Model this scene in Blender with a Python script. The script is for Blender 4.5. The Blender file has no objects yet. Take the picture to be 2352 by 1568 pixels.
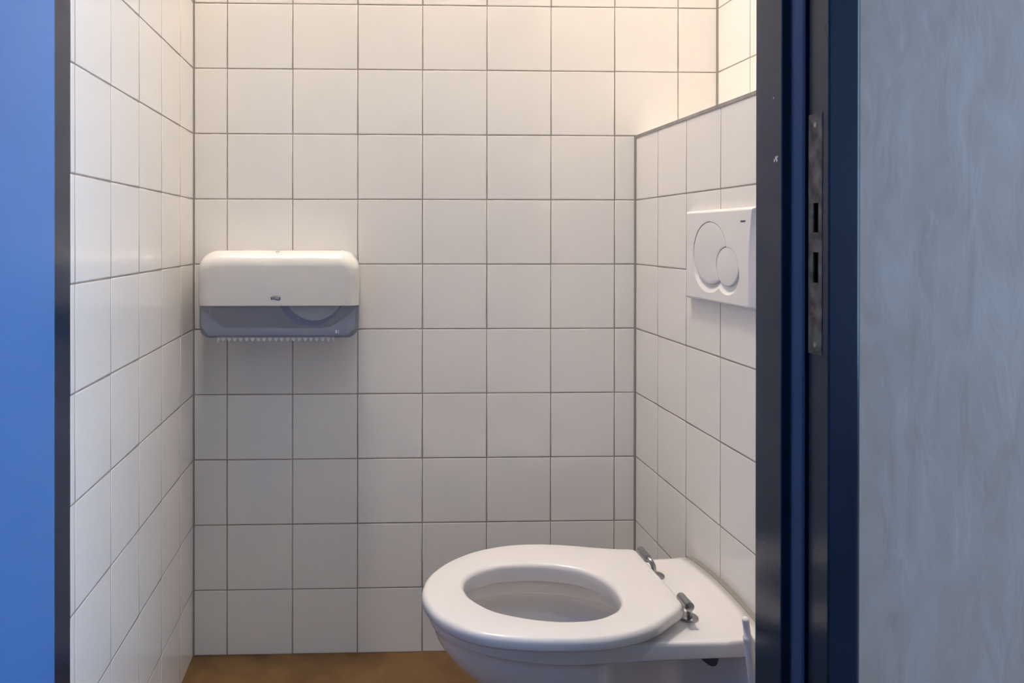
import bpy, bmesh, math, random
from mathutils import Matrix, Vector, Euler
random.seed(7)
sc = bpy.context.scene
C = sc.collection
P = 0.151                                   # tile pitch (m)

# ------------------------------------------------------------------ camera
cam_d = bpy.data.cameras.new('camera'); cam = bpy.data.objects.new('camera', cam_d); C.objects.link(cam)
F, CX, CY = 1791.9, 905.17, 544.53
cam_d.sensor_fit = 'HORIZONTAL'; cam_d.sensor_width = 36.0; cam_d.lens = F / 2352 * 36
cam_d.shift_x = (1176 - CX) / 2352; cam_d.shift_y = -(784 - CY) / 2352
cam_d.clip_start = 0.02; cam_d.clip_end = 50
R = (Matrix.Rotation(-0.033753, 3, 'Z') @ Matrix.Rotation(-0.0017089, 3, 'X') @ Matrix.Rotation(-0.00095, 3, 'Y'))
right, fwd, up = R.col[0], R.col[1], R.col[2]
cam.matrix_world = Matrix(((right[0], up[0], -fwd[0], 0), (right[1], up[1], -fwd[1], 0), (right[2], up[2], -fwd[2], .97209), (0, 0, 0, 1)))
cam_d.dof.use_dof = True; cam_d.dof.focus_distance = 1.55; cam_d.dof.aperture_fstop = 6.5
sc.camera = cam

# ------------------------------------------------------------------ view + world + lights
sc.view_settings.view_transform = 'Standard'; sc.view_settings.look = 'None'
sc.view_settings.gamma = 1.0; sc.view_settings.exposure = 1.9; sc.view_settings.use_curve_mapping = False
sc.cycles.max_bounces = 14; sc.cycles.diffuse_bounces = 10; sc.cycles.glossy_bounces = 6
sc.cycles.transparent_max_bounces = 12
w = bpy.data.worlds.new('world'); sc.world = w; w.use_nodes = True
w.node_tree.nodes['Background'].inputs[0].default_value = (.42, .62, 1.0, 1)
w.node_tree.nodes['Background'].inputs[1].default_value = 0.25

def area_light(name, loc, target, sx, sy, power, col):
    d = bpy.data.lights.new(name, 'AREA'); d.shape = 'RECTANGLE'; d.size = sx; d.size_y = sy; d.energy = power; d.color = col
    o = bpy.data.objects.new(name, d); C.objects.link(o); o.location = loc
    o.rotation_euler = (Vector(target) - Vector(loc)).to_track_quat('-Z', 'Y').to_euler()
    return o
DAY = area_light('daylight', (3.5, -0.55, 1.35), (0, -0.45, 1.15), 1.9, 2.0, 24, (.50, .70, 1.0))
LAMP_POS = (-0.15, 1.34, 3.44); LAMP_R = 0.14; LAMP_E = 50; LAMP_COL = (1.0, .885, .765)

# ------------------------------------------------------------------ helpers
def new_mat(name):
    m = bpy.data.materials.new(name); m.use_nodes = True
    nt = m.node_tree; b = nt.nodes['Principled BSDF']
    return m, nt, b
def mat(name, col, rough=.5, metal=0, noise=0, nscale=8, bump=0, bscale=60, coat=0, spec=.5, rnoise=0):
    m, nt, b = new_mat(name)
    b.inputs['Base Color'].default_value = (*col, 1); b.inputs['Roughness'].default_value = rough
    b.inputs['Metallic'].default_value = metal; b.inputs['Coat Weight'].default_value = coat
    b.inputs['Specular IOR Level'].default_value = spec
    tc = nt.nodes.new('ShaderNodeTexCoord')
    if noise:
        n = nt.nodes.new('ShaderNodeTexNoise'); n.inputs['Scale'].default_value = nscale; n.inputs['Detail'].default_value = 5
        nt.links.new(tc.outputs['Object'], n.inputs['Vector'])
        r = nt.nodes.new('ShaderNodeMapRange'); r.inputs[1].default_value = .3; r.inputs[2].default_value = .7
        r.inputs[3].default_value = 1 - noise; r.inputs[4].default_value = 1 + noise
        nt.links.new(n.outputs['Fac'], r.inputs[0])
        mx = nt.nodes.new('ShaderNodeVectorMath'); mx.operation = 'SCALE'; mx.inputs[0].default_value = col
        nt.links.new(r.outputs[0], mx.inputs['Scale']); nt.links.new(mx.outputs[0], b.inputs['Base Color'])
    if bump:
        n2 = nt.nodes.new('ShaderNodeTexNoise'); n2.inputs['Scale'].default_value = bscale; n2.inputs['Detail'].default_value = 3
        nt.links.new(tc.outputs['Object'], n2.inputs['Vector'])
        bp = nt.nodes.new('ShaderNodeBump'); bp.inputs['Strength'].default_value = bump; bp.inputs['Distance'].default_value = .01
        nt.links.new(n2.outputs['Fac'], bp.inputs['Height']); nt.links.new(bp.outputs[0], b.inputs['Normal'])
    return m

M = {}
M['tile'] = mat('glazed_tile', (.80, .78, .75), .085, noise=.012, nscale=4, bump=.010, bscale=12)
M['grout'] = mat('grout', (.33, .29, .245), .9, noise=.15, nscale=30, bump=.3, bscale=400)
M['silicone'] = mat('grey_silicone', (.27, .26, .24), .8)
M['white_paint'] = mat('white_paint', (.80, .79, .77), .6, bump=.05, bscale=120)
M['grey_paint'] = mat('grey_paint', (.38, .38, .38), .6)
M['porcelain'] = mat('porcelain', (.74, .725, .72), .09, noise=.01, coat=.3)
M['seat'] = mat('seat_plastic', (.72, .70, .695), .22, noise=.01)
M['plastic'] = mat('white_plastic', (.78, .77, .76), .28)
M['button'] = mat('button_plastic', (.74, .735, .73), .25)
M['cover'] = mat('dispenser_plastic', (.71, .69, .66), .14)
M['steel'] = mat('brushed_steel', (.38, .38, .39), .32, metal=1, noise=.1, nscale=60)
M['gap'] = mat('dark_gap', (.03, .03, .03), .8)
M['print'] = mat('grey_print', (.09, .10, .13), .5)
M['letter'] = mat('pale_lettering', (.55, .55, .56), .5)
M['rubber'] = mat('pocket_shade', (.006, .006, .009), .6)  # near-black colour for the shade inside the lock pockets
M['trimmetal'] = mat('tile_trim', (.36, .34, .32), .35, metal=.6, noise=.15, nscale=40)
M['navy'] = mat('navy_gloss_paint', (.0075, .019, .046), .18, noise=.12, nscale=12, bump=.02, bscale=300, spec=.36)
M['door'] = mat('blue_door_paint', (.045, .20, .56), .42, noise=.03, nscale=5, bump=.03, bscale=250, spec=.85)
M['paper'] = mat('tissue_paper', (.68, .68, .70), .9, noise=.05, nscale=60)
M['blueplastic'] = mat('blue_plastic', (.045, .12, .36), .4)
M['greyplastic'] = mat('grey_plastic', (.55, .56, .62), .4)
M['darkplastic'] = mat('dark_plastic', (.03, .034, .055), .5)
M['seal'] = mat('blue_grey_rubber', (.040, .080, .185), .5)
M['teeth'] = mat('pale_teeth', (.88, .87, .87), .5)
M['chip'] = mat('paint_chip', (.6, .6, .58), .8)

def floor_mat():
    m, nt, b = new_mat('ochre_vinyl')
    tc = nt.nodes.new('ShaderNodeTexCoord'); n = nt.nodes.new('ShaderNodeTexNoise'); n.inputs['Scale'].default_value = 9; n.inputs['Detail'].default_value = 6
    n.inputs['Distortion'].default_value = 1.2
    nt.links.new(tc.outputs['Object'], n.inputs['Vector'])
    r = nt.nodes.new('ShaderNodeValToRGB'); r.color_ramp.elements[0].position = .32; r.color_ramp.elements[1].position = .7
    r.color_ramp.elements[0].color = (.10, .050, .014, 1); r.color_ramp.elements[1].color = (.165, .092, .027, 1)
    nt.links.new(n.outputs['Fac'], r.inputs[0]); nt.links.new(r.outputs[0], b.inputs['Base Color'])
    b.inputs['Roughness'].default_value = .42
    return m
M['floor'] = floor_mat()

def concrete_mat():
    m, nt, b = new_mat('grey_plaster')
    tc = nt.nodes.new('ShaderNodeTexCoord')
    mp = nt.nodes.new('ShaderNodeMapping'); mp.inputs['Scale'].default_value = (26, 26, 9)
    nt.links.new(tc.outputs['Object'], mp.inputs[0])
    n = nt.nodes.new('ShaderNodeTexNoise'); n.inputs['Scale'].default_value = 1; n.inputs['Detail'].default_value = 7; n.inputs['Distortion'].default_value = .8
    nt.links.new(mp.outputs[0], n.inputs['Vector'])
    r = nt.nodes.new('ShaderNodeValToRGB'); e = r.color_ramp.elements
    e[0].position = .30; e[0].color = (.41, .345, .305, 1); e[1].position = .72; e[1].color = (.48, .435, .41, 1)
    x = e.new(.5); x.color = (.45, .39, .36, 1)
    nt.links.new(n.outputs['Fac'], r.inputs[0])
    # pale trowel marks
    mp2 = nt.nodes.new('ShaderNodeMapping'); mp2.inputs['Scale'].default_value = (60, 60, 16); mp2.inputs['Location'].default_value = (3.1, 0, 1.3)
    nt.links.new(tc.outputs['Object'], mp2.inputs[0])
    n2 = nt.nodes.new('ShaderNodeTexNoise'); n2.inputs['Scale'].default_value = 1; n2.inputs['Detail'].default_value = 4; n2.inputs['Distortion'].default_value = 1.5
    nt.links.new(mp2.outputs[0], n2.inputs['Vector'])
    r2 = nt.nodes.new('ShaderNodeMapRange'); r2.inputs[1].default_value = .62; r2.inputs[2].default_value = .78; r2.inputs[3].default_value = 0; r2.inputs[4].default_value = .5
    nt.links.new(n2.outputs['Fac'], r2.inputs[0])
    mx = nt.nodes.new('ShaderNodeMixRGB'); mx.inputs[2].default_value = (.50, .505, .54, 1)
    nt.links.new(r2.outputs[0], mx.inputs[0]); nt.links.new(r.outputs[0], mx.inputs[1]); nt.links.new(mx.outputs[0], b.inputs['Base Color'])
    b.inputs['Roughness'].default_value = .62
    bp = nt.nodes.new('ShaderNodeBump'); bp.inputs['Strength'].default_value = .12; bp.inputs['Distance'].default_value = .01
    nt.links.new(n.outputs['Fac'], bp.inputs['Height']); nt.links.new(bp.outputs[0], b.inputs['Normal'])
    return m
M['concrete'] = concrete_mat()

def worn_mat():
    m, nt, b = new_mat('worn_steel_plate')
    tc = nt.nodes.new('ShaderNodeTexCoord'); n = nt.nodes.new('ShaderNodeTexNoise'); n.inputs['Scale'].default_value = 55; n.inputs['Detail'].default_value = 6
    nt.links.new(tc.outputs['Object'], n.inputs['Vector'])
    r = nt.nodes.new('ShaderNodeValToRGB'); e = r.color_ramp.elements
    e[0].position = .36; e[0].color = (.035, .037, .046, 1); e[1].position = .66; e[1].color = (.125, .13, .15, 1)
    nt.links.new(n.outputs['Fac'], r.inputs[0]); nt.links.new(r.outputs[0], b.inputs['Base Color'])
    b.inputs['Roughness'].default_value = .5; b.inputs['Metallic'].default_value = .35
    return m
M['worn'] = worn_mat()

def smoky_mat():
    m, nt, b = new_mat('smoky_clear_plastic')
    nt.nodes.remove(b); out = nt.nodes['Material Output']
    tr = nt.nodes.new('ShaderNodeBsdfTransparent'); tr.inputs[0].default_value = (.80, .82, .90, 1)
    pr = nt.nodes.new('ShaderNodeBsdfPrincipled'); pr.inputs['Base Color'].default_value = (.32, .335, .40, 1); pr.inputs['Roughness'].default_value = .2
    mx = nt.nodes.new('ShaderNodeMixShader'); mx.inputs[0].default_value = .42
    nt.links.new(tr.outputs[0], mx.inputs[1]); nt.links.new(pr.outputs[0], mx.inputs[2]); nt.links.new(mx.outputs[0], out.inputs[0])
    return m
M['smoky'] = smoky_mat()

def lamp_mat(E_, COL_):
    m, nt, b = new_mat('lamp_diffuser')
    b.inputs['Base Color'].default_value = (.9, .9, .9, 1)
    b.inputs['Emission Color'].default_value = (*COL_, 1); b.inputs['Emission Strength'].default_value = E_
    return m
M['lamp'] = lamp_mat(LAMP_E, LAMP_COL); M['fill_lamp'] = lamp_mat(12, (.76, .88, 1.0))

def link(name, bm, m, parent=None, smooth=False):
    me = bpy.data.meshes.new(name)
    bmesh.ops.recalc_face_normals(bm, faces=bm.faces) if bm.faces else None
    bm.to_mesh(me); bm.free()
    ms = m if isinstance(m, (list, tuple)) else [m]
    for x in ms: me.materials.append(M[x])
    if smooth:
        for p_ in me.polygons: p_.use_smooth = True
    o = bpy.data.objects.new(name, me); C.objects.link(o)
    if parent is not None:
        o.parent = parent
        mw = Matrix.Identity(4); q = parent
        while q is not None: mw = q.matrix_basis @ mw if False else mw; q = q.parent
        # parents carry location only
        loc = Vector((0, 0, 0)); q = parent
        while q is not None: loc += q.location; q = q.parent
        o.location = -loc
    return o
def rebase(o, loc):
    """move a top-level mesh's origin to loc without moving its geometry"""
    loc = Vector(loc); o.data.transform(Matrix.Translation(-loc)); o.location = loc
    return o
def empty(name, loc, label, cat, group=None):
    o = bpy.data.objects.new(name, None); C.objects.link(o); o.location = loc; o.empty_display_size = .05
    o['label'] = label; o['category'] = cat
    if group: o['group'] = group
    return o
def tag(o, label, cat, group=None):
    o['label'] = label; o['category'] = cat
    if group: o['group'] = group
    return o
def struct(o, label=None, cat=None):
    o['kind'] = 'structure'
    if label: o['label'] = label
    if cat: o['category'] = cat
    return o
def box(bm, a, b, mi=0):
    x0, y0, z0 = a; x1, y1, z1 = b
    v = [bm.verts.new(c) for c in ((x0,y0,z0),(x1,y0,z0),(x1,y1,z0),(x0,y1,z0),(x0,y0,z1),(x1,y0,z1),(x1,y1,z1),(x0,y1,z1))]
    fs = [bm.faces.new([v[i] for i in f]) for f in ((0,3,2,1),(4,5,6,7),(0,1,5,4),(1,2,6,5),(2,3,7,6),(3,0,4,7))]
    for f in fs: f.material_index = mi
    return fs
def loft(bm, rings, closed=True, cap0=False, cap1=False):
    vr = [[bm.verts.new(p) for p in r] for r in rings]
    n = len(rings[0])
    for a, b in zip(vr, vr[1:]):
        for i in range(n if closed else n - 1):
            j = (i + 1) % n
            try: bm.faces.new((a[i], a[j], b[j], b[i]))
            except ValueError: pass
    if cap0: bm.faces.new(vr[0])
    if cap1: bm.faces.new(vr[-1][::-1])
    return vr
def tube(bm, pts, radii, n=20, cap=True):
    pts = [Vector(p) for p in pts]
    if not isinstance(radii, (list, tuple)): radii = [radii] * len(pts)
    rings = []; prev = None
    for i, p in enumerate(pts):
        t = (pts[min(i + 1, len(pts) - 1)] - pts[max(i - 1, 0)]).normalized()
        if prev is None:
            u = t.cross(Vector((0, 0, 1)) if abs(t.z) < .9 else Vector((1, 0, 0))).normalized()
        else:
            u = (prev - t * prev.dot(t)).normalized()
        prev = u; v = t.cross(u)
        rings.append([p + (u * math.cos(2*math.pi*k/n) + v * math.sin(2*math.pi*k/n)) * radii[i] for k in range(n)])
    loft(bm, rings, cap0=cap, cap1=cap)
def lathe(bm, prof, c, n=40):
    """prof: list of (r, z) from bottom to top, about vertical axis at c"""
    rings = [[(c[0] + max(r, 1e-5) * math.cos(2*math.pi*k/n), c[1] + max(r, 1e-5) * math.sin(2*math.pi*k/n), c[2] + z) for k in range(n)] for r, z in prof]
    loft(bm, rings, cap0=True, cap1=True)
def catmull(pts, k=8, closed=False):
    out = []; n = len(pts)
    for i in range(n - (0 if closed else 1)):
        g = lambda j: Vector(pts[j % n] if closed else pts[max(0, min(n - 1, j))])
        p0, p1, p2, p3 = g(i - 1), g(i), g(i + 1), g(i + 2)
        for s in range(k):
            t = s / k
            out.append(.5 * ((2*p1) + (-p0+p2)*t + (2*p0-5*p1+4*p2-p3)*t*t + (-p0+3*p1-3*p2+p3)*t**3))
    if not closed: out.append(Vector(pts[-1]))
    return out
def text_mesh(s, size, m, parent, loc, rot, extrude=.0002, name='lettering', sx=1):
    cu = bpy.data.curves.new(name, 'FONT'); cu.body = s; cu.size = size; cu.extrude = extrude; cu.align_x = 'CENTER'; cu.align_y = 'CENTER'
    cu.offset = size * .012
    o = bpy.data.objects.new(name + '_tmp', cu); C.objects.link(o)
    bpy.context.view_layer.update()
    me = bpy.data.meshes.new_from_object(o.evaluated_get(bpy.context.evaluated_depsgraph_get()))
    bpy.data.objects.remove(o); me.name = name
    me.materials.clear(); me.materials.append(M[m])
    me.transform(Matrix.Translation(loc) @ Euler(rot).to_matrix().to_4x4() @ Matrix.Diagonal((sx, 1, 1, 1)))
    ob = bpy.data.objects.new(name, me); C.objects.link(ob); ob.parent = parent
    l = Vector((0, 0, 0)); q = parent
    while q is not None: l += q.location; q = q.parent
    ob.location = -l
    return ob

# ------------------------------------------------------------------ tiled walls
def tile_wall(name, o0, u, v, nrm, ulines, vlines, holes=(), g=.0026, end=.0030, thick=.009, label=None):
    """tiles laid on the plane through o0 (the FINISHED face), inside lines ulines x vlines."""
    bm = bmesh.new()
    o0, u, v, nrm = Vector(o0), Vector(u), Vector(v), Vector(nrm)
    W = lambda a, b, c: o0 + u * a + v * b + nrm * c
    u0, u1, v0, v1 = ulines[0], ulines[-1], vlines[0], vlines[-1]
    def skip(a0, a1, b0, b1):
        return any(a0 > h[0] - 1e-4 and a1 < h[1] + 1e-4 and b0 > h[2] - 1e-4 and b1 < h[3] + 1e-4 for h in holes)
    for i in range(len(ulines) - 1):
        for j in range(len(vlines) - 1):
            a0, a1, b0, b1 = ulines[i], ulines[i+1], vlines[j], vlines[j+1]
            if a1 - a0 < .006 or b1 - b0 < .006 or skip(a0, a1, b0, b1): continue
            # grout bed
            q = [bm.verts.new(W(*c, -.00045)) for c in ((a0, b0), (a1, b0), (a1, b1), (a0, b1))]
            f = bm.faces.new(q); f.material_index = 1
            e0 = end if i == 0 else g/2; e1 = end if i == len(ulines)-2 else g/2
            f0 = g/2; f1 = g/2
            jx = lambda: random.uniform(-.00025, .00025)
            a0 += e0 + jx(); a1 -= e1 + jx(); b0 += f0 + jx(); b1 -= f1 + jx()
            ta, tb = random.gauss(0, .0005), random.gauss(0, .0005); ca, cb = (a0+a1)/2, (b0+b1)/2
            rings = []
            for ins, h in ((0, -.0012), (.0, -.00040), (.0004, -.00016), (.0012, -.00004), (.0024, 0)):
                rings.append([W(x, y, h + (x-ca)*ta + (y-cb)*tb) for x, y in ((a0+ins, b0+ins), (a1-ins, b0+ins), (a1-ins, b1-ins), (a0+ins, b1-ins))])
            vr = [[bm.verts.new(p) for p in r] for r in rings]
            for ra, rb in zip(vr, vr[1:]):
                for k in range(4):
                    ff = bm.faces.new((ra[k], ra[(k+1) % 4], rb[(k+1) % 4], rb[k])); ff.smooth = True
            ff = bm.faces.new(vr[-1])
    # body slab behind
    if not holes:
        A, B = W(u0, v0, -.0010), W(u1, v1, -.10)
        mn = [min(A[k], B[k]) for k in range(3)]; mxx = [max(A[k], B[k]) for k in range(3)]
        box(bm, mn, mxx, 1)
    me = bpy.data.meshes.new(name)
    for f in bm.faces:
        if f.material_index == 0 and f.normal.dot(nrm) < 0: pass
    bm.normal_update()
    for f in bm.faces:
        pass
    bm.to_mesh(me); bm.free()
    me.materials.append(M['tile']); me.materials.append(M['grout'])
    o = bpy.data.objects.new(name, me); C.objects.link(o)
    return struct(o, label)

XL, XB, XR, YB, YF, ZC = -.40288, .63128, .82684, 1.81886, 1.07, 3.50
rows = [k * P for k in range(24)] + [ZC]
UB = -.325144
ub = [XL] + [UB + k*P for k in range(8) if XL < UB + k*P < XR] + [XR]
# back wall: u = +X, v = +Z, facing -Y
tile_wall('wall_back', (0, YB, 0), (1,0,0), (0,0,1), (0,-1,0), ub, rows)
# left wall, facing +X ; u = -Y direction measured from the back wall
dl = .125813
ul = [YF] + sorted([YB - dl - k*P for k in range(6) if YB - dl - k*P > YF + .004]) + [YB]
tile_wall('wall_left', (XL, 0, 0), (0,1,0), (0,0,1), (1,0,0), ul, rows)
# right wall above the boxing
dr2 = YB - 1.7 if False else .0
ur = [YF] + sorted([YB - .155 + .0 - k*P for k in range(6) if YB - .155 - k*P > YF + .004]) + [YB]
tile_wall('wall_right', (XR, 0, 0), (0,1,0), (0,0,1), (-1,0,0), ur, rows)
# boxed-in cistern wall (face -X), height 8 rows, plus a tiled top
dr = .140447
ux = [YF] + sorted([YB - dr - k*P for k in range(6) if YB - dr - k*P > YF + .004]) + [YB]
HB = 8 * P
bx = tile_wall('wall_cistern', (XB, 0, 0), (0,1,0), (0,0,1), (-1,0,0), ux, rows[:8] + [HB], holes=((-9,-9,-9,-9),))
bm = bmesh.new(); box(bm, (XB + .0012, YF, 0), (XR, YB, HB - .001)); o = link('wall_cistern_core', bm, 'grout'); struct(o)
tile_wall('wall_cistern_top', (0, 0, HB), (1,0,0), (0,1,0), (0,0,1), [XB + .004, XR], ux, holes=((-9,-9,-9,-9),))
# metal tile trim along the top front edge of the boxing
bm = bmesh.new()
prof = [(XB - .0012, HB - .0062), (XB - .0016, HB - .005), (XB - .0016, HB + .0006), (XB - .0006, HB + .0014), (XB + .009, HB + .0014), (XB + .009, HB - .0062)]
loft(bm, [[(x, y, z) for x, z in prof] for y in (YF, YB)], cap0=True, cap1=True)
struct(link('trim_1', bm, 'trimmetal'))
# silicone joints in the corners
def bead(name, x, y, sx, sy, z0, z1, r=.0034):
    bm = bmesh.new(); n = 6
    pts = [(x, y)] + [(x + sx * r * (1 - .95*math.sin(a)), y + sy * r * (1 - .95*math.cos(a))) for a in [math.pi/2*k/n for k in range(n+1)]]
    loft(bm, [[(a, b, z) for a, b in pts] for z in (z0, z1)], cap0=True, cap1=True)
    return struct(link(name, bm, 'silicone'))
bead('trim_2', XL, YB, 1, -1, 0, ZC, .0022)
bead('trim_3', XB, YB, -1, -1, 0, HB, .0040)
bead('trim_4', XR, YB, -1, -1, HB, ZC, .0040)

# floor / ceilings
bm = bmesh.new(); box(bm, (-3.0, -1.75, -.08), (3.6, 1.92, 0)); struct(link('floor', bm, 'floor'))
bm = bmesh.new(); box(bm, (-3.0, -1.75, ZC), (3.6, 1.92, ZC + .08)); struct(link('ceiling', bm, 'white_paint'))

# ------------------------------------------------------------------ front wall with the doorway
YC = .945                                     # corridor face of the wall
DH = 2.12
bm = bmesh.new()
box(bm, (.6050, YC, 0), (3.6, YF - .006, ZC)); struct(link('wall_corridor_right', bm, 'concrete'))
bm = bmesh.new(); box(bm, (-3.0, YC, 0), (-.4605, YF - .006, ZC)); struct(link('wall_corridor_left', bm, 'concrete'))
bm = bmesh.new(); box(bm, (-.4605, YC, DH + .06), (.6005, YF - .006, ZC)); struct(link('wall_lintel', bm, 'concrete'))
tile_wall('wall_front', (0, YF, 0), (1,0,0), (0,0,1), (0,1,0), [.5475, .6965, XR], rows, holes=((-9,-9,-9,-9),))
tile_wall('wall_front_upper', (0, YF, 0), (1,0,0), (0,0,1), (0,1,0), [XL, -.25, -.10, .05, .20, .35, .5475], [DH + .02] + rows[15:], holes=((-9,-9,-9,-9),))
# rest of the corridor: opposite wall, pale
bm = bmesh.new(); box(bm, (-3.0, -1.75, 0), (3.6, -1.65, ZC)); struct(link('wall_opposite', bm, 'grey_paint'))
bm = bmesh.new(); box(bm, (-3.0, -1.65, 0), (-2.9, YC, ZC)); struct(link('wall_corridor_end', bm, 'grey_paint'))

# ------------------------------------------------------------------ steel door frame
prof_r = [(.5475, 1.0735), (.5432, 1.0735), (.5420, 1.0720), (.5420, 1.0060), (.5430, 1.0047), (.5530, 1.0047), (.5545, 1.0020), (.5638, .9905), (.5650, .9900), (.5720, .9900), (.5720, .9775),
          (.5630, .9770)]                          # ... strike face ...
prof_r2 = [(.5630, .9480), (.5630, .9366), (.5650, .9347)] + [(.5980 + .0070*math.sin(a), .9417 - .0070*math.cos(a)) for a in [math.pi/2*k/20 for k in range(21)]] + [(.6050, .9470)]
Z0S, Z1S = .8235, 1.1260                       # strike plate opening
frame = bpy.data.objects.new('trim_5', None); C.objects.link(frame); frame.location = (.07, 1.0, 0); frame['kind'] = 'structure'
def jamb(name, mirror, cut):
    bm = bmesh.new()
    f = (lambda x: x) if not mirror else (lambda x: -x + .139)   # mirrored about the opening's centre
    segs = [(prof_r, 0, DH), (prof_r2, 0, DH)]
    for pr, z0, z1 in segs:
        loft(bm, [[(f(x), y, z) for x, y in pr] for z in (z0, z1)], closed=False)
    strike = [(.5630, .9770), (.5630, .9480)]
    for z0, z1 in (((0, Z0S), (Z1S, DH)) if cut else ((0, DH),)):
        loft(bm, [[(f(x), y, z) for x, y in strike] for z in (z0, z1)], closed=False)
    o = link(name, bm, 'navy', frame)
    md = o.modifiers.new('weld', 'WELD'); md.merge_threshold = .0001
    return o
jamb('frame_jamb', False, True); jamb('frame_jamb', True, False)
bm = bmesh.new()                                # head of the frame
box(bm, (-.403, 1.0047, DH), (.542, 1.0735, DH + .015)); box(bm, (-.424, .977, DH + .015), (.563, 1.0047, DH + .028)); box(bm, (-.4613, .9347, DH + .028), (.6003, .977, DH + .065))
link('frame_head', bm, 'navy', frame)
# seal in the rebate
for s in (0, 1):
    bm = bmesh.new(); f = (lambda x: x) if s == 0 else (lambda x: -x + .139)
    ring = lambda z: [(f(x), y, z) for x, y in ((.5545, 1.0040), (.5542, 1.0018), (.5552, .9985), (.5585, .9935), (.5612, .9900), (.5640, .9885), (.5655, .9900), (.5655, 1.0040))]
    loft(bm, [ring(0), ring(DH)], cap0=True, cap1=True); sl = link('door_seal', bm, 'seal', frame); sl['label'] = 'blue-grey rubber seal'
# strike plate with real openings
bm = bmesh.new()
ys = [.9480, .9555, .9670, .9772]; zs = [Z0S, .9135, .9520, .9770, 1.0140, Z1S]
for i in range(3):
    for j in range(5):
        if i == 1 and j in (1, 3): continue
        a, b, c, d = ys[i], ys[i+1], zs[j], zs[j+1]
        dz0 = .004 if (j == 4) else 0
        box(bm, (.5622, a, c), (.5642, b, d))
sp = link('strike_plate', bm, 'worn', frame); sp['label'] = 'worn grey steel plate with two slots'
for zz in (Z0S + .012, Z1S - .014):
    bm = bmesh.new(); tube(bm, [(.5615, .962, zz), (.5625, .962, zz)], .0032, 16); link('screw', bm, 'steel', sp)
# pockets behind the openings, the shade inside put in as near-black colour
for c, d in ((.9135, .9520), (.9770, 1.0140)):
    bm = bmesh.new(); box(bm, (.5640, .9530, c - .003), (.5850, .9700, d + .003))
    for fc in [f_ for f_ in bm.faces if abs(f_.calc_center_median().x - .5640) < 1e-5]: bm.faces.remove(fc)
    link('lock_pocket', bm, 'rubber', frame)
# chipped paint specks on the reveal
bm = bmesh.new()
for (y, z, r) in ((1.0252, 1.1567, .0010), (1.0230, 1.0730, .0016), (1.0190, 1.0760, .0020), (1.0165, 1.0725, .0016), (1.0155, 1.0770, .0013)):
    k = [bm.verts.new((.5418, y + r*math.cos(t)*random.uniform(.5, 1), z + 1.5*r*math.sin(t)*random.uniform(.7, 1.1))) for t in [i*math.pi/4 for i in range(8)]]
    k2 = [bm.verts.new((.5421, v.co.y, v.co.z)) for v in k]
    bm.faces.new(k); bm.faces.new(k2[::-1])
    for i in range(8): bm.faces.new((k[i], k[(i+1) % 8], k2[(i+1) % 8], k2[i]))
cp = link('paint_chip', bm, 'chip', frame); cp['label'] = 'pale chips in the dark paint'
# open blue door leaf, swung back towards the camera on the left
door = bpy.data.objects.new('door_1', None); C.objects.link(door); door.location = (-.40, .925, 0); door['kind'] = 'structure'
bm = bmesh.new(); box(bm, (-.4185, .015, .008), (-.3745, .9480, DH - .01))
bmesh.ops.bevel(bm, geom=[e for e in bm.edges], offset=.0015, segments=2, affect='EDGES')
lf = link('door_leaf', bm, 'door', door)
for zz in (.25, 1.05, 1.85):
    bm = bmesh.new(); tube(bm, [(-.4255, .935, zz - .04), (-.4255, .935, zz + .04)], .007, 16); link('hinge', bm, 'steel', door)

# ------------------------------------------------------------------ ceiling light, plus an added corridor fill lamp
cl = empty('ceiling_light', (LAMP_POS[0], LAMP_POS[1], ZC), 'round white ceiling lamp above the toilet', 'light')
bm = bmesh.new(); lathe(bm, [(LAMP_R + .012, -.022), (LAMP_R + .016, -.015), (LAMP_R + .016, 0)], (LAMP_POS[0], LAMP_POS[1], ZC)); link('base', bm, 'white_paint', cl)
bm = bmesh.new(); lathe(bm, [(0.001, -.070), (LAMP_R*.5, -.066), (LAMP_R*.85, -.048), (LAMP_R, -.0225)], (LAMP_POS[0], LAMP_POS[1], ZC)); link('diffuser', bm, 'lamp', cl, True)

CLX, CLY = .30, -.60  # unseen corridor lamp, added as frontal fill for stall and plaster wall
corridor_fill = empty('ceiling_light', (CLX, CLY, ZC), 'added fill lamp, unseen, in the corridor outside the doorway', 'light')
bm = bmesh.new(); lathe(bm, [(.172, -.022), (.176, -.015), (.176, 0)], (CLX, CLY, ZC)); link('base', bm, 'white_paint', corridor_fill)
bm = bmesh.new(); lathe(bm, [(0.001, -.070), (.08, -.066), (.136, -.048), (.16, -.0225)], (CLX, CLY, ZC)); link('diffuser', bm, 'fill_lamp', corridor_fill, True)

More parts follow.
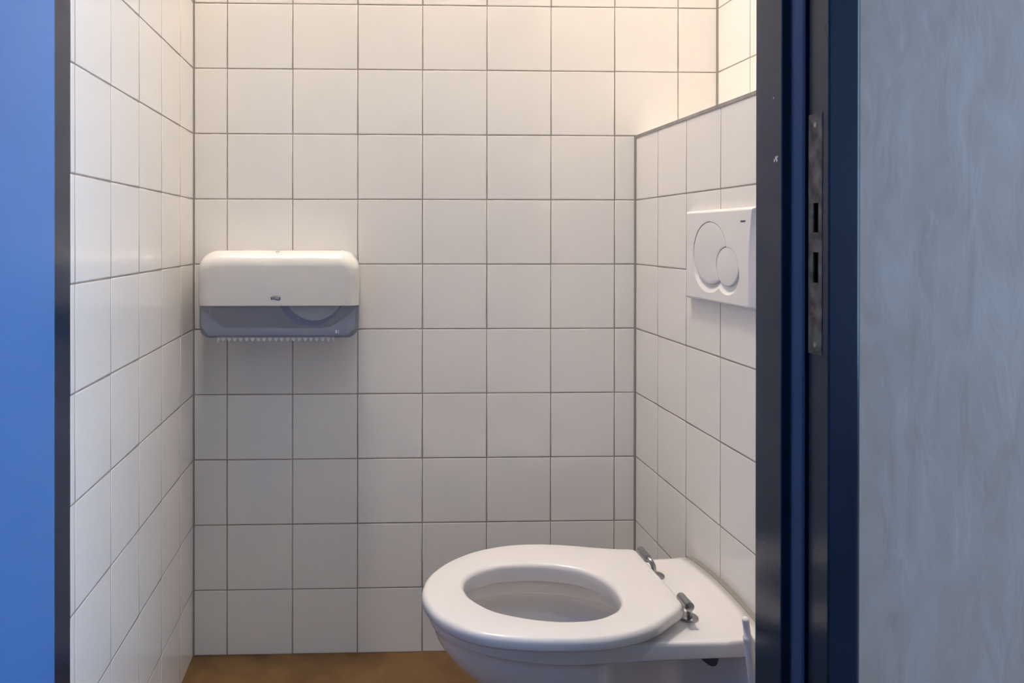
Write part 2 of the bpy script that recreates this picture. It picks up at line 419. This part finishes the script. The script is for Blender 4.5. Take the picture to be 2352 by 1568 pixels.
# ------------------------------------------------------------------ toilet
YT = 1.343
toilet = empty('toilet', (.60, YT, .20), 'white wall-hung toilet with open ring seat, fixed to the tiled boxing', 'toilet')
def outline(xt, xm, W, waist, flange, yc=YT, xw=.6212, nf=26, taper=0.0):
    """half outlines far (+y) wall end -> tip -> near wall end, then back along the wall"""
    half = []
    xs_rear = [xw, xw - .018, xw - .036, xw - .066, xw - .125]
    ws_rear = [flange, flange * .985 + waist*.015, (flange + waist)/2, waist, waist]
    for x, ww in zip(xs_rear, ws_rear): half.append((x, ww))
    x0 = xs_rear[-1]
    for k in range(1, 5):
        t = k/5; s = t*t*(3-2*t); half.append((x0 + (xm - x0)*t, waist + (W - waist)*s))
    for k in range(nf + 1):
        a = math.pi/2 * k / nf
        half.append((xm - (xm - xt)*math.sin(a), W*math.cos(a)**.92 if k < nf else 0))
    pts = [(x, yc + ww) for x, ww in half] + [(x, yc - ww) for x, ww in reversed(half[:-1])]
    back = [(xw, pts[-1][1] + (pts[0][1] - pts[-1][1]) * k/12) for k in range(1, 12)]
    return pts + back
def crown(x, y):
    t = max(0, min(1, (x - .560)/.058)); s = t*t*(3 - 2*t)
    return s * (.003 + .0125*max(0, 1 - ((y - YT)/.158)**2))
hole = [(.1640,1.320),(.1722,1.347),(.1905,1.3690),(.2155,1.3865),(.2489,1.3982),(.3049,1.4000),(.3560,1.3880),(.3885,1.3650),(.4095,1.3275),(.4155,1.2913),(.4120,1.2560),(.3960,1.2260),(.3740,1.2080),(.3510,1.1975),(.3172,1.1925),(.2779,1.1960),(.2350,1.2100),(.1990,1.2310),(.1715,1.2700),(.1640,1.2985)]
HC = Vector((.292, 1.296))
hole = [Vector(p) for p in catmull(hole, 8, True)]
def hit(poly, c, a):
    d = Vector((math.cos(a), math.sin(a))); best = None
    for i in range(len(poly)):
        p, q = poly[i], poly[(i+1) % len(poly)]; e = q - p
        den = d.x*e.y - d.y*e.x
        if abs(den) < 1e-12: continue
        w_ = p - c; t = (w_.x*e.y - w_.y*e.x)/den; s = (w_.x*d.y - w_.y*d.x)/den
        if t > 0 and -1e-6 <= s <= 1 + 1e-6 and (best is None or t > best): best = t
    return best
bm = bmesh.new()
O = lambda xt, xm, W, wa, fl: outline(xt, xm, W, wa, fl)
def ring3(o, z, dk=False, lift=0): return [(x, y, z + (crown(x, y) if dk else 0) + lift*max(0, min(1, (x - .28)/.30))) for x, y in o]
deck = O(.1100, .335, .1585, .1545, .1520)
deck_i = O(.1045 + .0095, .335, .1550, .1510, .1480)
shell = [
 ring3(O(.42, .50, .030, .028, .040), .080),
 ring3(O(.38, .48, .046, .036, .070), .098),
 ring3(O(.325, .45, .064, .043, .105), .130),
 ring3(O(.258, .41, .090, .048, .130), .170),
 ring3(O(.200, .380, .1165, .050, .144), .206),
 ring3(O(.1740, .368, .1260, .051, .148), .2260),
 ring3(O(.1500, .357, .1350, .052, .150), .2466),
 ring3(O(.1325, .350, .1420, .053, .151), .2656),
 ring3(O(.1200, .344, .1475, .054, .152), .2840),
 ring3(O(.1135, .340, .1500, .055, .152), .3000, lift=.005),
 ring3(O(.1115, .338, .1520, .056, .1525), .3090, lift=.007),
 ring3(O(.1095, .336, .1545, .1480, .1525), .3110, lift=.007),
 ring3(O(.1070, .335, .1580, .1540, .1530), .3130, lift=.007),
 ring3(O(.1058, .335, .1590, .1552, .1530), .3160, lift=.006),
 ring3(O(.1050, .335, .1595, .1556, .1530), .3290, lift=.002),
 ring3(O(.1045, .335, .1600, .1560, .1530), .3385, True),
 ring3(O(.1052, .335, .1594, .1554, .1526), .3420, True),
 ring3(O(.1075, .335, .1570, .1535, .1512), .3444, True),
 ring3(O(.1110, .335, .1535, .1500, .1490), .3450, True),
]
n = len(shell[0])
# inner opening, same point order
inner = []
last = shell[-1]
EC = Vector((.2975, 1.342)); EA, EB = .1425, .0920
for (x, y, z) in last:
    a = math.atan2((y - EC.y)/EB, (x - EC.x)/EA); inner.append(a)
def iring(off, z, sh=0): return [(EC.x + sh + (EA + off)*math.cos(a), EC.y + max(.022, EB + off*(1.4 if off > 0 else .75))*math.sin(a), z) for a in inner]
# even fan from the deck edge to the opening
in0 = iring(.006, .345)
for k in (1, 2, 3, 4, 5, 6, 7, 8):
    t = k/9
    shell.append([(a[0] + (b[0]-a[0])*t, a[1] + (b[1]-a[1])*t, .345 + crown(a[0] + (b[0]-a[0])*t, a[1] + (b[1]-a[1])*t)) for a, b in zip(last, in0)])
shell += [iring(.0030, .3450), iring(.0008, .3440), iring(.0000, .3415), iring(-.0010, .330), iring(-.0010, .3130), iring(.0004, .3105), iring(.0060, .3095), iring(.0150, .3070), iring(.0195, .300), iring(.0180, .285), iring(.0100, .265), iring(-.004, .246), iring(-.026, .228, .010), iring(-.052, .205, .026), iring(-.080, .180, .042), iring(-.096, .160, .052), iring(-.104, .150, .056)]
low = shell[:10]; dense = []
for i in range(len(low) - 1):
    for k in range(4):
        t = k/4; g0, g1, g2, g3 = low[max(0, i-1)], low[i], low[i+1], low[min(len(low)-1, i+2)]
        dense.append([tuple(.5*((2*q) + (-p_+r_)*t + (2*p_-5*q+4*r_-u_)*t*t + (-p_+3*q-3*r_+u_)*t**3) for p_, q, r_, u_ in zip(*c)) for c in zip(g0, g1, g2, g3)])
shell = dense + shell[9:]
loft(bm, shell, cap0=True, cap1=True)
bowl = link('bowl', bm, 'porcelain', toilet, True)
# gasket against the wall
bm = bmesh.new()
prof_b = [(x, y) for x, y in outline(.3, .45, .15, .1555, .1545) if x > .6211]
zt = [(.3445 + crown(.65, YT - .155 + .31*k/24) + .0015, YT - .155 + .31*k/24) for k in range(25)]
loft(bm, [[(x, y, z) for z, y in zt] + [(x, YT + .15, .07), (x, YT - .15, .07)] for x in (.6208, XB - .0002)], cap0=True, cap1=True)
gs = link('gasket', bm, 'silicone', toilet); gs['label'] = 'grey sealing strip against the tiles'
# side fixing cover under the rim
bm = bmesh.new()
pr = [(.518, .3110), (.5580, .3130), (.5545, .2935), (.550, .2905), (.542, .2915)]
loft(bm, [[(x, y, z) for x, z in pr] for y in (1.215, 1.300)], cap0=True, cap1=True)
bmesh.ops.bevel(bm, geom=[e for e in bm.edges], offset=.002, segments=2, affect='EDGES')
link('fixing_cover', bm, 'darkplastic', toilet)['label'] = 'dark fixing cover under the rim'

# seat ring
outer = [(.509,1.4640),(.4850,1.4655),(.455,1.4700),(.412,1.4810),(.372,1.4905),(.327,1.4955),(.280,1.4930),(.235,1.4800),(.190,1.4570),(.143,1.4150),(.1100,1.3670),(.0950,1.3250),(.0905,1.2900),(.0945,1.2560),(.1080,1.2170),(.1390,1.1780),(.1780,1.1540),(.230,1.1420),(.281,1.1375),(.333,1.1375),(.382,1.1470),(.436,1.1720),(.476,1.2060),(.5035,1.2310),(.5140,1.2465)]
op = [Vector(p) for p in catmull(outer, 8)]
outer_pts = op
NA = 220
angs = [2*math.pi*k/NA for k in range(NA)]
ro = [hit(outer_pts, HC, a) for a in angs]; ri = [hit(hole, HC, a) for a in angs]
ro = [sum(ro[(i+d) % NA]*w_ for d, w_ in ((-1,.2),(0,.6),(1,.2))) for i in range(NA)]
def sring(ins_o=None, ins_i=None, z=0):
    if ins_o is not None: return [(HC.x + (r - ins_o)*math.cos(a), HC.y + (r - ins_o)*math.sin(a), z) for r, a in zip(ro, angs)]
    return [(HC.x + (r + ins_i)*math.cos(a), HC.y + (r + ins_i)*math.sin(a), z) for r, a in zip(ri, angs)]
zb, ztp = .3575, .3800
rings = []
for k in range(7):                                # outer edge bottom -> top rounding
    a = math.pi/2*k/6; rings.append(sring(.0050*(1-math.sin(a)), None, zb + .005*(1-math.cos(a)) if False else zb + .0045*math.sin(a)*1.0))
for k in range(1, 9):
    a = math.pi/2*k/8; rings.append(sring(.0085*(1-math.cos(a)), None, zb + .0125 + (ztp - zb - .0130)*math.sin(a)))
mid_o, mid_i = sring(.018, None, ztp + .0004), sring(None, .014, ztp + .0004)
rings.append(mid_o)
for t in (.25, .5, .75): rings.append([(a[0]+(b[0]-a[0])*t, a[1]+(b[1]-a[1])*t, ztp + .0004 + .0008*math.sin(math.pi*t)) for a, b in zip(mid_o, mid_i)])
rings.append(mid_i)
for k in range(0, 9):
    a = math.pi/2*k/8; rings.append(sring(None, .0085*(1-math.sin(a)), ztp - .0085*(1-math.cos(a))))
rings += [sring(None, 0, .3500), sring(None, .0030, .3470), sring(None, .0060, .3475), sring(None, .012, zb)]
bm = bmesh.new(); vr = loft(bm, rings)
for i in range(NA):
    j = (i+1) % NA; bm.faces.new((vr[-1][i], vr[-1][j], vr[0][j], vr[0][i]))
seat = link('seat', bm, 'seat', toilet, True)
# seat buffers
for (x, y) in ((.135, 1.345), (.135, 1.25), (.452, 1.425), (.452, 1.225)):
    bm = bmesh.new(); lathe(bm, [(.010, 0), (.010, .0135)], (x, y, .3448), 20); link('buffer', bm, 'greyplastic', seat)
# hinges
def hinge(y0, y1, disc, pts, far):
    bm = bmesh.new(); xb, zb_ = .5130, .3815
    d = 1 if y1 > y0 else -1
    ym = (y0*.45 + y1*.55)
    tube(bm, [(xb, y0, zb_), (xb, y0 + d*.0006, zb_), (xb, ym, zb_)], [.0066, .0073, .0073], 28)
    tube(bm, [(xb, ym + d*.0006, zb_), (xb, y1 - d*.0006, zb_), (xb, y1, zb_)], [.0076, .0076, .0068], 28)
    bmesh.ops.create_cone(bm, cap_ends=True, segments=24, radius1=.0045, radius2=.0045, depth=.002, matrix=Matrix.Translation((xb, ym, zb_)) @ Matrix.Rotation(math.pi/2, 4, 'X'))
    h = link('hinge', bm, 'steel', toilet, True)
    h['label'] = 'brushed steel hinge, the far one' if far else 'brushed steel hinge, the near one'
    es = h.modifiers.new('split', 'EDGE_SPLIT'); es.split_angle = math.radians(40)
    bm = bmesh.new(); r = .0155
    lathe(bm, [(r - .001, 0), (r, .0012), (r, .0036), (r - .0022, .0052), (r - .007, .0062), (.0005, .0064)], disc, 40)
    dd = link('disc', bm, 'steel', h, True); es = dd.modifiers.new('split', 'EDGE_SPLIT'); es.split_angle = math.radians(35)
    bm = bmesh.new(); tube(bm, catmull(pts, 6), .0044, 16); link('arm', bm, 'steel', h, True)
    return h
hinge(1.2610, 1.2245, (.5268, 1.2630, .3445), [(.5165, 1.236, .374), (.5195, 1.241, .368), (.5240, 1.252, .358), (.5265, 1.258, .350)], False)
hinge(1.4500, 1.4120, (.5310, 1.4200, .3445), [(.5145, 1.4160, .3815), (.5145, 1.4080, .3815), (.5165, 1.4030, .379), (.5195, 1.4005, .3725), (.5215, 1.4030, .364), (.5250, 1.4100, .3555), (.5285, 1.416, .350)], True)

# ------------------------------------------------------------------ toilet brush and holder
hx, hy = .5780, 1.1240
bh = bmesh.new()
lathe(bh, [(.040, 0), (.044, .002), (.046, .02), (.045, .10), (.043, .128), (.040, .130), (.039, .126), (.041, .10), (.042, .02), (.030, .008), (.001, .007)], (hx, hy, 0), 40)
o = link('brush_holder', bh, 'plastic', None, True); rebase(o, (hx, hy, 0)); tag(o, 'white plastic holder the toilet brush stands in, on the floor by the door frame', 'brush holder')
brush = empty('toilet_brush', (.590, 1.123, .05), 'white toilet brush leaning beside the near side of the toilet', 'brush')
B0, B1 = Vector((.5413, 1.1000, .4270)), Vector((.5980, 1.1215, .0600))
at = lambda t: B0.lerp(B1, t)
bm = bmesh.new()
rr = [(0, .0005), (.004, .0032), (.009, .0048), (.014, .0052), (.020, .0050), (.026, .0048), (.034, .0047), (.076, .0049), (.079, .0060), (.088, .0070), (.100, .0062), (.106, .0062), (.30, .0068), (.60, .0068), (.78, .0060), (.80, .0050)]
tube(bm, [at(t) for t, _ in rr], [r for _, r in rr], 24); link('handle', bm, 'plastic', brush, True)
bm = bmesh.new()
a, b = at(.80), at(1.0)
tube(bm, [a, a.lerp(b, .15), a.lerp(b, .85), b], [.006, .024, .026, .018], 24)
link('brush_head', bm, 'plastic', brush, True)

# ------------------------------------------------------------------ flush plate
fp = empty('flush_plate', (XB, 1.368, .935), 'white dual flush plate on the tiled boxing above the toilet', 'flush plate')
Y0, Y1, ZB, ZT = 1.2300, 1.5030, .8520, 1.0205     # near, far, bottom, top at the wall
big = (1.3925, .9415, .0690, .0570); small = (1.3237, .9195, .0415, .0340)
def ed(y, z, e, dy=0, dz=0, grow=0):
    return math.hypot((y - e[0] - dy)/(e[2] + grow), (z - e[1] - dz)/(e[3] + grow))
def plate_h(u, v):
    """u 0..1 near->far, v 0..1 bottom->top ; returns y, z, height off the wall"""
    y = Y0 + (Y1 - Y0)*u; z = ZB + (ZT - ZB)*v
    T = .0128
    # rounded edge distances
    dn = (y - Y0); df = (Y1 - y); db = (z - ZB); dt = (ZT - z)
    def rnd(d, r): return 1 if d >= r else math.sqrt(max(0, 1 - (1 - d/r)**2))
    vv = (z - ZB)/(ZT - ZB)
    wn = .0165 + .012*math.exp(-((1 - vv)/.32)**2)*(-1) + .0
    wn = .0175 - .0125*max(0, (vv - .35)/.65)**2         # bevel on the near side, narrower at the top
    hn = min(1, dn/ wn)
    h = T * min(hn if hn < 1 else 1, 1)
    h = h * min(rnd(df, .012), rnd(db, .006), rnd(dt, .006))
    # scooped hollow under the buttons
    q = min(ed(y, z, big, .002, -.0135, .0015), ed(y, z, small, -.001, -.0125, .0025))
    if q < 1: h -= .0048 * min(1, (1 - q)/.16)
    # slot for the buttons
    if ed(y, z, big, 0, 0, -.0006) < 1 or ed(y, z, small, 0, 0, -.0006) < 1: h = min(h, .0052)
    return y, z, h
bm = bmesh.new(); NU, NV = 300, 200
us = [i/NU for i in range(NU+1)]; vs = [j/NV for j in range(NV+1)]
grid = []
for v_ in vs:
    row = []
    for u_ in us:
        y, z, h = plate_h(u_, v_); row.append(bm.verts.new((XB - .0005 - h, y, z)))
    grid.append(row)
for j in range(NV):
    for i in range(NU): bm.faces.new((grid[j][i], grid[j][i+1], grid[j+1][i+1], grid[j+1][i]))
link('plate', bm, 'plastic', fp, True)
def button(name, e, cut, lab):
    bm = bmesh.new(); rings = []; NN = 120
    def pt(k, s, x):
        a = 2*math.pi*k/NN; y = e[0] + e[2]*s*math.cos(a); z = e[1] + e[3]*s*math.sin(a)
        if cut:                                       # trimmed where the small button sits
            g_ = .0016
            q = math.hypot((y - small[0])/(small[2] + g_), (z - small[1])/(small[3] + g_))
            if q < 1 and q > 1e-6: y = small[0] + (y - small[0])/q; z = small[1] + (z - small[1])/q
        return (x, y, z)
    xf = XB - .0126
    dome = lambda s: xf - .0012*(1 - s*s)
    for s, x in ((.985, XB - .004), (.985, xf + .0006), (.978, xf + .00015), (.965, xf - .0002)): rings.append([pt(k, s, x) for k in range(NN)])
    for s in (.93, .85, .72, .55, .35, .15, .02):
        rings.append([pt(k, s, dome(s)) for k in range(NN)] if not cut else [pt(k, s, dome(s)) for k in range(NN)])
    loft(bm, rings, cap0=True, cap1=True)
    o = link(name, bm, 'button', fp, True); o['label'] = lab
    es = o.modifiers.new('split', 'EDGE_SPLIT'); es.split_angle = math.radians(50)
def big_button():
    """large ellipse minus the small one, as a clean disc"""
    bm = bmesh.new(); NN = 200; c = Vector((1.412, .950))
    def bound(a):
        lo, hi = 0, .12
        f = lambda r: (ed(c.x + r*math.cos(a), c.y + r*math.sin(a), big) < .992) and (ed(c.x + r*math.cos(a), c.y + r*math.sin(a), small, 0, 0, .0009) > 1)
        r = 0
        while f(r + .0004) and r < .14: r += .0004
        return r
    rs = [bound(2*math.pi*k/NN) for k in range(NN)]
    xf = XB - .0124; rings = []
    for ins, x in ((0, XB - .004), (0, xf + .0006), (.0005, xf + .0001), (.0014, xf - .0003)):
        rings.append([(x, c.x + (r-ins)*math.cos(2*math.pi*k/NN), c.y + (r-ins)*math.sin(2*math.pi*k/NN)) for k, r in enumerate(rs)])
    for s in (.93, .8, .6, .4, .2, .02):
        rings.append([(xf - .0003 - .0010*(1-s*s), c.x + (r-.0014)*s*math.cos(2*math.pi*k/NN), c.y + (r-.0014)*s*math.sin(2*math.pi*k/NN)) for k, r in enumerate(rs)])
    loft(bm, rings, cap0=True, cap1=True)
    o = link('button', bm, 'button', fp, True); o['label'] = 'large oval button'
    es = o.modifiers.new('split', 'EDGE_SPLIT'); es.split_angle = math.radians(50)
big_button()
button('button', small, False, 'small oval button')
text_mesh('GEBERIT', .0042, 'print', fp, (XB - .0135, 1.2650, .9965), (math.pi/2, 0, -math.pi/2), name='lettering', sx=1.15)

# ------------------------------------------------------------------ tissue dispenser
dsp = empty('tissue_dispenser', (-.193, YB, .84), 'white toilet paper dispenser with smoky lower window on the back wall', 'dispenser')
DX0, DX1, DZ0, DZ1, DYF = -.3665, -.0200, .7505, .9385, 1.6890
def dbody(grow=0.0, zcut=None, keep='up', cut_off=0):
    bm = bmesh.new()
    x0, x1, z0, z1 = DX0 - grow, DX1 + grow, DZ0 - grow*0, DZ1 + grow
    rt, rb = .040, .026; seg = 12; outl = []
    def arc(cx, cz, r, a0, a1, kind):
        for k in range(seg + 1):
            a = a0 + (a1 - a0)*k/seg; outl.append((cx + r*math.cos(a), cz + r*math.sin(a), math.cos(a), math.sin(a)))
    H = math.pi/2
    arc(x1 - rt, z1 - rt, rt, 0, H, 't'); 
    for k in range(1, 20): outl.append((x1 - rt + (x0 - x1 + 2*rt)*k/20, z1, 0, 1))
    arc(x0 + rt, z1 - rt, rt, H, 2*H, 't')
    for k in range(1, 8): outl.append((x0, z1 - rt + (z0 + rb - z1 + rt)*k/8, -1, 0))
    arc(x0 + rb, z0 + rb, rb, 2*H, 3*H, 'b')
    for k in range(1, 20): outl.append((x0 + rb + (x1 - x0 - 2*rb)*k/20, z0, 0, -1))
    arc(x1 - rb, z0 + rb, rb, 3*H, 4*H, 'b')
    for k in range(1, 8): outl.append((x1, z0 + rb + (z1 - rt - z0 - rb)*k/8, 1, 0))
    rings = []
    def rf(nz): return .027 + (.036 - .027)*max(0, nz) + (.014 - .027)*max(0, -nz)
    rings.append([(x, YB - .001, z) for x, z, nx, nz in outl])
    rings.append([(x, YB - .04, z) for x, z, nx, nz in outl])
    for k in range(0, 13):
        a = H*k/12; rr_ = []
        for x, z, nx, nz in outl:
            r = rf(nz); ins = r*(1 - math.cos(a)); rr_.append((x - nx*ins*(1.0 if abs(nx) > 0 else 0), DYF - grow + r - r*math.sin(a), z - nz*ins))
        rings.append(rr_)
    base = rings[-1]; cxm, czm = (x0+x1)/2, (z0+z1)/2 - .01
    loft(bm, rings, cap0=False, cap1=True)
    bmesh.ops.recalc_face_normals(bm, faces=bm.faces)
    if zcut is not None:
        g_ = list(bm.verts) + list(bm.edges) + list(bm.faces)
        bmesh.ops.bisect_plane(bm, geom=g_, dist=1e-6, plane_co=(0, 0, zcut), plane_no=(0, 0, 1), clear_inner=(keep == 'up'), clear_outer=(keep == 'down'))
    return bm
cover = link('cover', dbody(.0008, .8205, 'up'), 'cover', dsp, True)
md = cover.modifiers.new('solid', 'SOLIDIFY'); md.thickness = .0022; md.offset = -1
win = link('window', dbody(0, .8225, 'down'), 'smoky', dsp, True); win['label'] = 'smoky see-through lower window'
bm = bmesh.new(); box(bm, (DX0 + .004, YB - .008, DZ0 + .003), (DX1 - .004, YB - .0012, DZ1 - .012)); link('back_plate', bm, 'greyplastic', dsp)
# inner guide with sloping shoulders
bm = bmesh.new()
gp = [(-.3590, .8120), (-.3480, .8050), (-.3240, .7800), (-.3150, .7730), (-.3000, .7710), (-.1000, .7710), (-.0830, .7735), (-.0700, .7800), (-.0350, .8060), (-.0275, .8150), (-.0275, .7760), (-.0420, .7560), (-.3450, .7560), (-.3590, .7760)]
loft(bm, [[(x, y, z) for x, z in gp] for y in (1.6985, 1.7080)], cap0=True, cap1=True)
link('guide', bm, 'greyplastic', dsp)
bm = bmesh.new(); tube(bm, [(-.1240, 1.7095, .848), (-.1240, 1.7125, .848)], .0730, 64); link('spindle', bm, 'blueplastic', dsp)['label'] = 'blue round spindle'
# white tear teeth hanging out below the window
bm = bmesh.new(); top, botm = [], []
NT = 20; X0t, X1t = -.3262, -.0728
K = 12*NT
for k in range(K + 1):
    t = k/K; x = X0t + (X1t - X0t)*t
    ph = math.cos(2*math.pi*NT*t)
    d = .0040 + .0042*(max(-1, min(1, 1.25*ph + .1)))
    if t < .5/NT: d += .0030
    if t > 1 - .5/NT: d += .0012
    botm.append((x, .7512 - d)); top.append((x, .7530))
loft(bm, [[(x, y, z) for x, z in top + botm[::-1]] for y in (1.7030, 1.7045)], cap0=False, cap1=False)
for y in (1.7030, 1.7045):
    vt = [bm.verts.new((x, y, z)) for x, z in top]; vb = [bm.verts.new((x, y, z)) for x, z in botm]
    for i in range(K): bm.faces.new((vt[i], vt[i+1], vb[i+1], vb[i]))
tt = link('tear_teeth', bm, 'teeth', dsp); tt['label'] = 'row of white tear teeth'
# lock on top
LM = Matrix.Translation((-.1965, 1.7115, .9362)) @ Matrix.Rotation(math.radians(22), 4, 'X')
bm = bmesh.new(); bmesh.ops.create_cone(bm, cap_ends=True, segments=32, radius1=.0058, radius2=.0054, depth=.0012, matrix=LM)
lk = link('lock', bm, 'print', dsp); lk['label'] = 'small dark lock disc'
bm = bmesh.new(); box(bm, (-.0010, -.0045, .0004), (.0010, .0010, .0010)); bm.transform(LM); link('keyhole', bm, 'letter', lk)
# printed badge
bm = bmesh.new()
yb_ = DYF - .0008
def slab(poly, y0, y1):
    loft(bm, [[(x, y, z) for x, z in poly] for y in (y0, y1)], cap0=True, cap1=True)
bw = [(-.2085 + .0205*k/16, .8336 - .0006*math.sin(2*math.pi*(k/16))*-1 + .0 - .0004*k/16) for k in range(17)]
topw = [(x, .8406 + .0005*math.sin(math.pi*2*(i/16)) - .0003*i/16) for i, (x, z) in enumerate(bw)]
slab(bw + topw[::-1], yb_ - .0002, yb_ + .0012)
wv = [(-.2065 + .0195*k/20, .8427 - .0010*math.sin(math.pi*(k/20 - .28)*1.9)) for k in range(21)]
slab([(x, z + .00038*math.sin(math.pi*i/20) + .0001) for i, (x, z) in enumerate(wv)] + [(x, z - .00038*math.sin(math.pi*i/20)) for i, (x, z) in reversed(list(enumerate(wv)))], yb_ - .0002, yb_ + .0012)
bd = link('badge', bm, 'print', dsp); bd['label'] = 'small dark printed badge with wave'
text_mesh('TORK', .0066, 'letter', bd, (-.1983, yb_ - .0004, .8371), (math.pi/2, 0, 0), name='lettering', sx=1.0)
# small moulded mark on the window
bm = bmesh.new(); box(bm, (-.0700, 1.6882, .7620), (-.0655, 1.6892, .7685)); box(bm, (-.0635, 1.6882, .7605), (-.0620, 1.6892, .7685)); link('moulded_mark', bm, 'greyplastic', win)

# roll of paper hanging inside, on the right
bm = bmesh.new()
cx_, cz_, R1, R0, ya, yb2 = -.1165, .8535, .0655, .0200, 1.7000, 1.7090
NN = 72
rg = lambda r, y: [(cx_ + r*math.cos(2*math.pi*k/NN), y, cz_ + r*math.sin(2*math.pi*k/NN)) for k in range(NN)]
vr = loft(bm, [rg(R0, ya), rg(R1 - .002, ya), rg(R1, ya + .002), rg(R1, yb2 - .0005), rg(R0, yb2 - .0005)])
for k in range(NN): bm.faces.new((vr[-1][k], vr[-1][(k+1) % NN], vr[0][(k+1) % NN], vr[0][k]))
rl = link('paper_roll', bm, 'paper'); rebase(rl, (cx_, ya, cz_)); tag(rl, 'toilet paper roll showing behind the smoky window, right half of the dispenser', 'toilet paper')
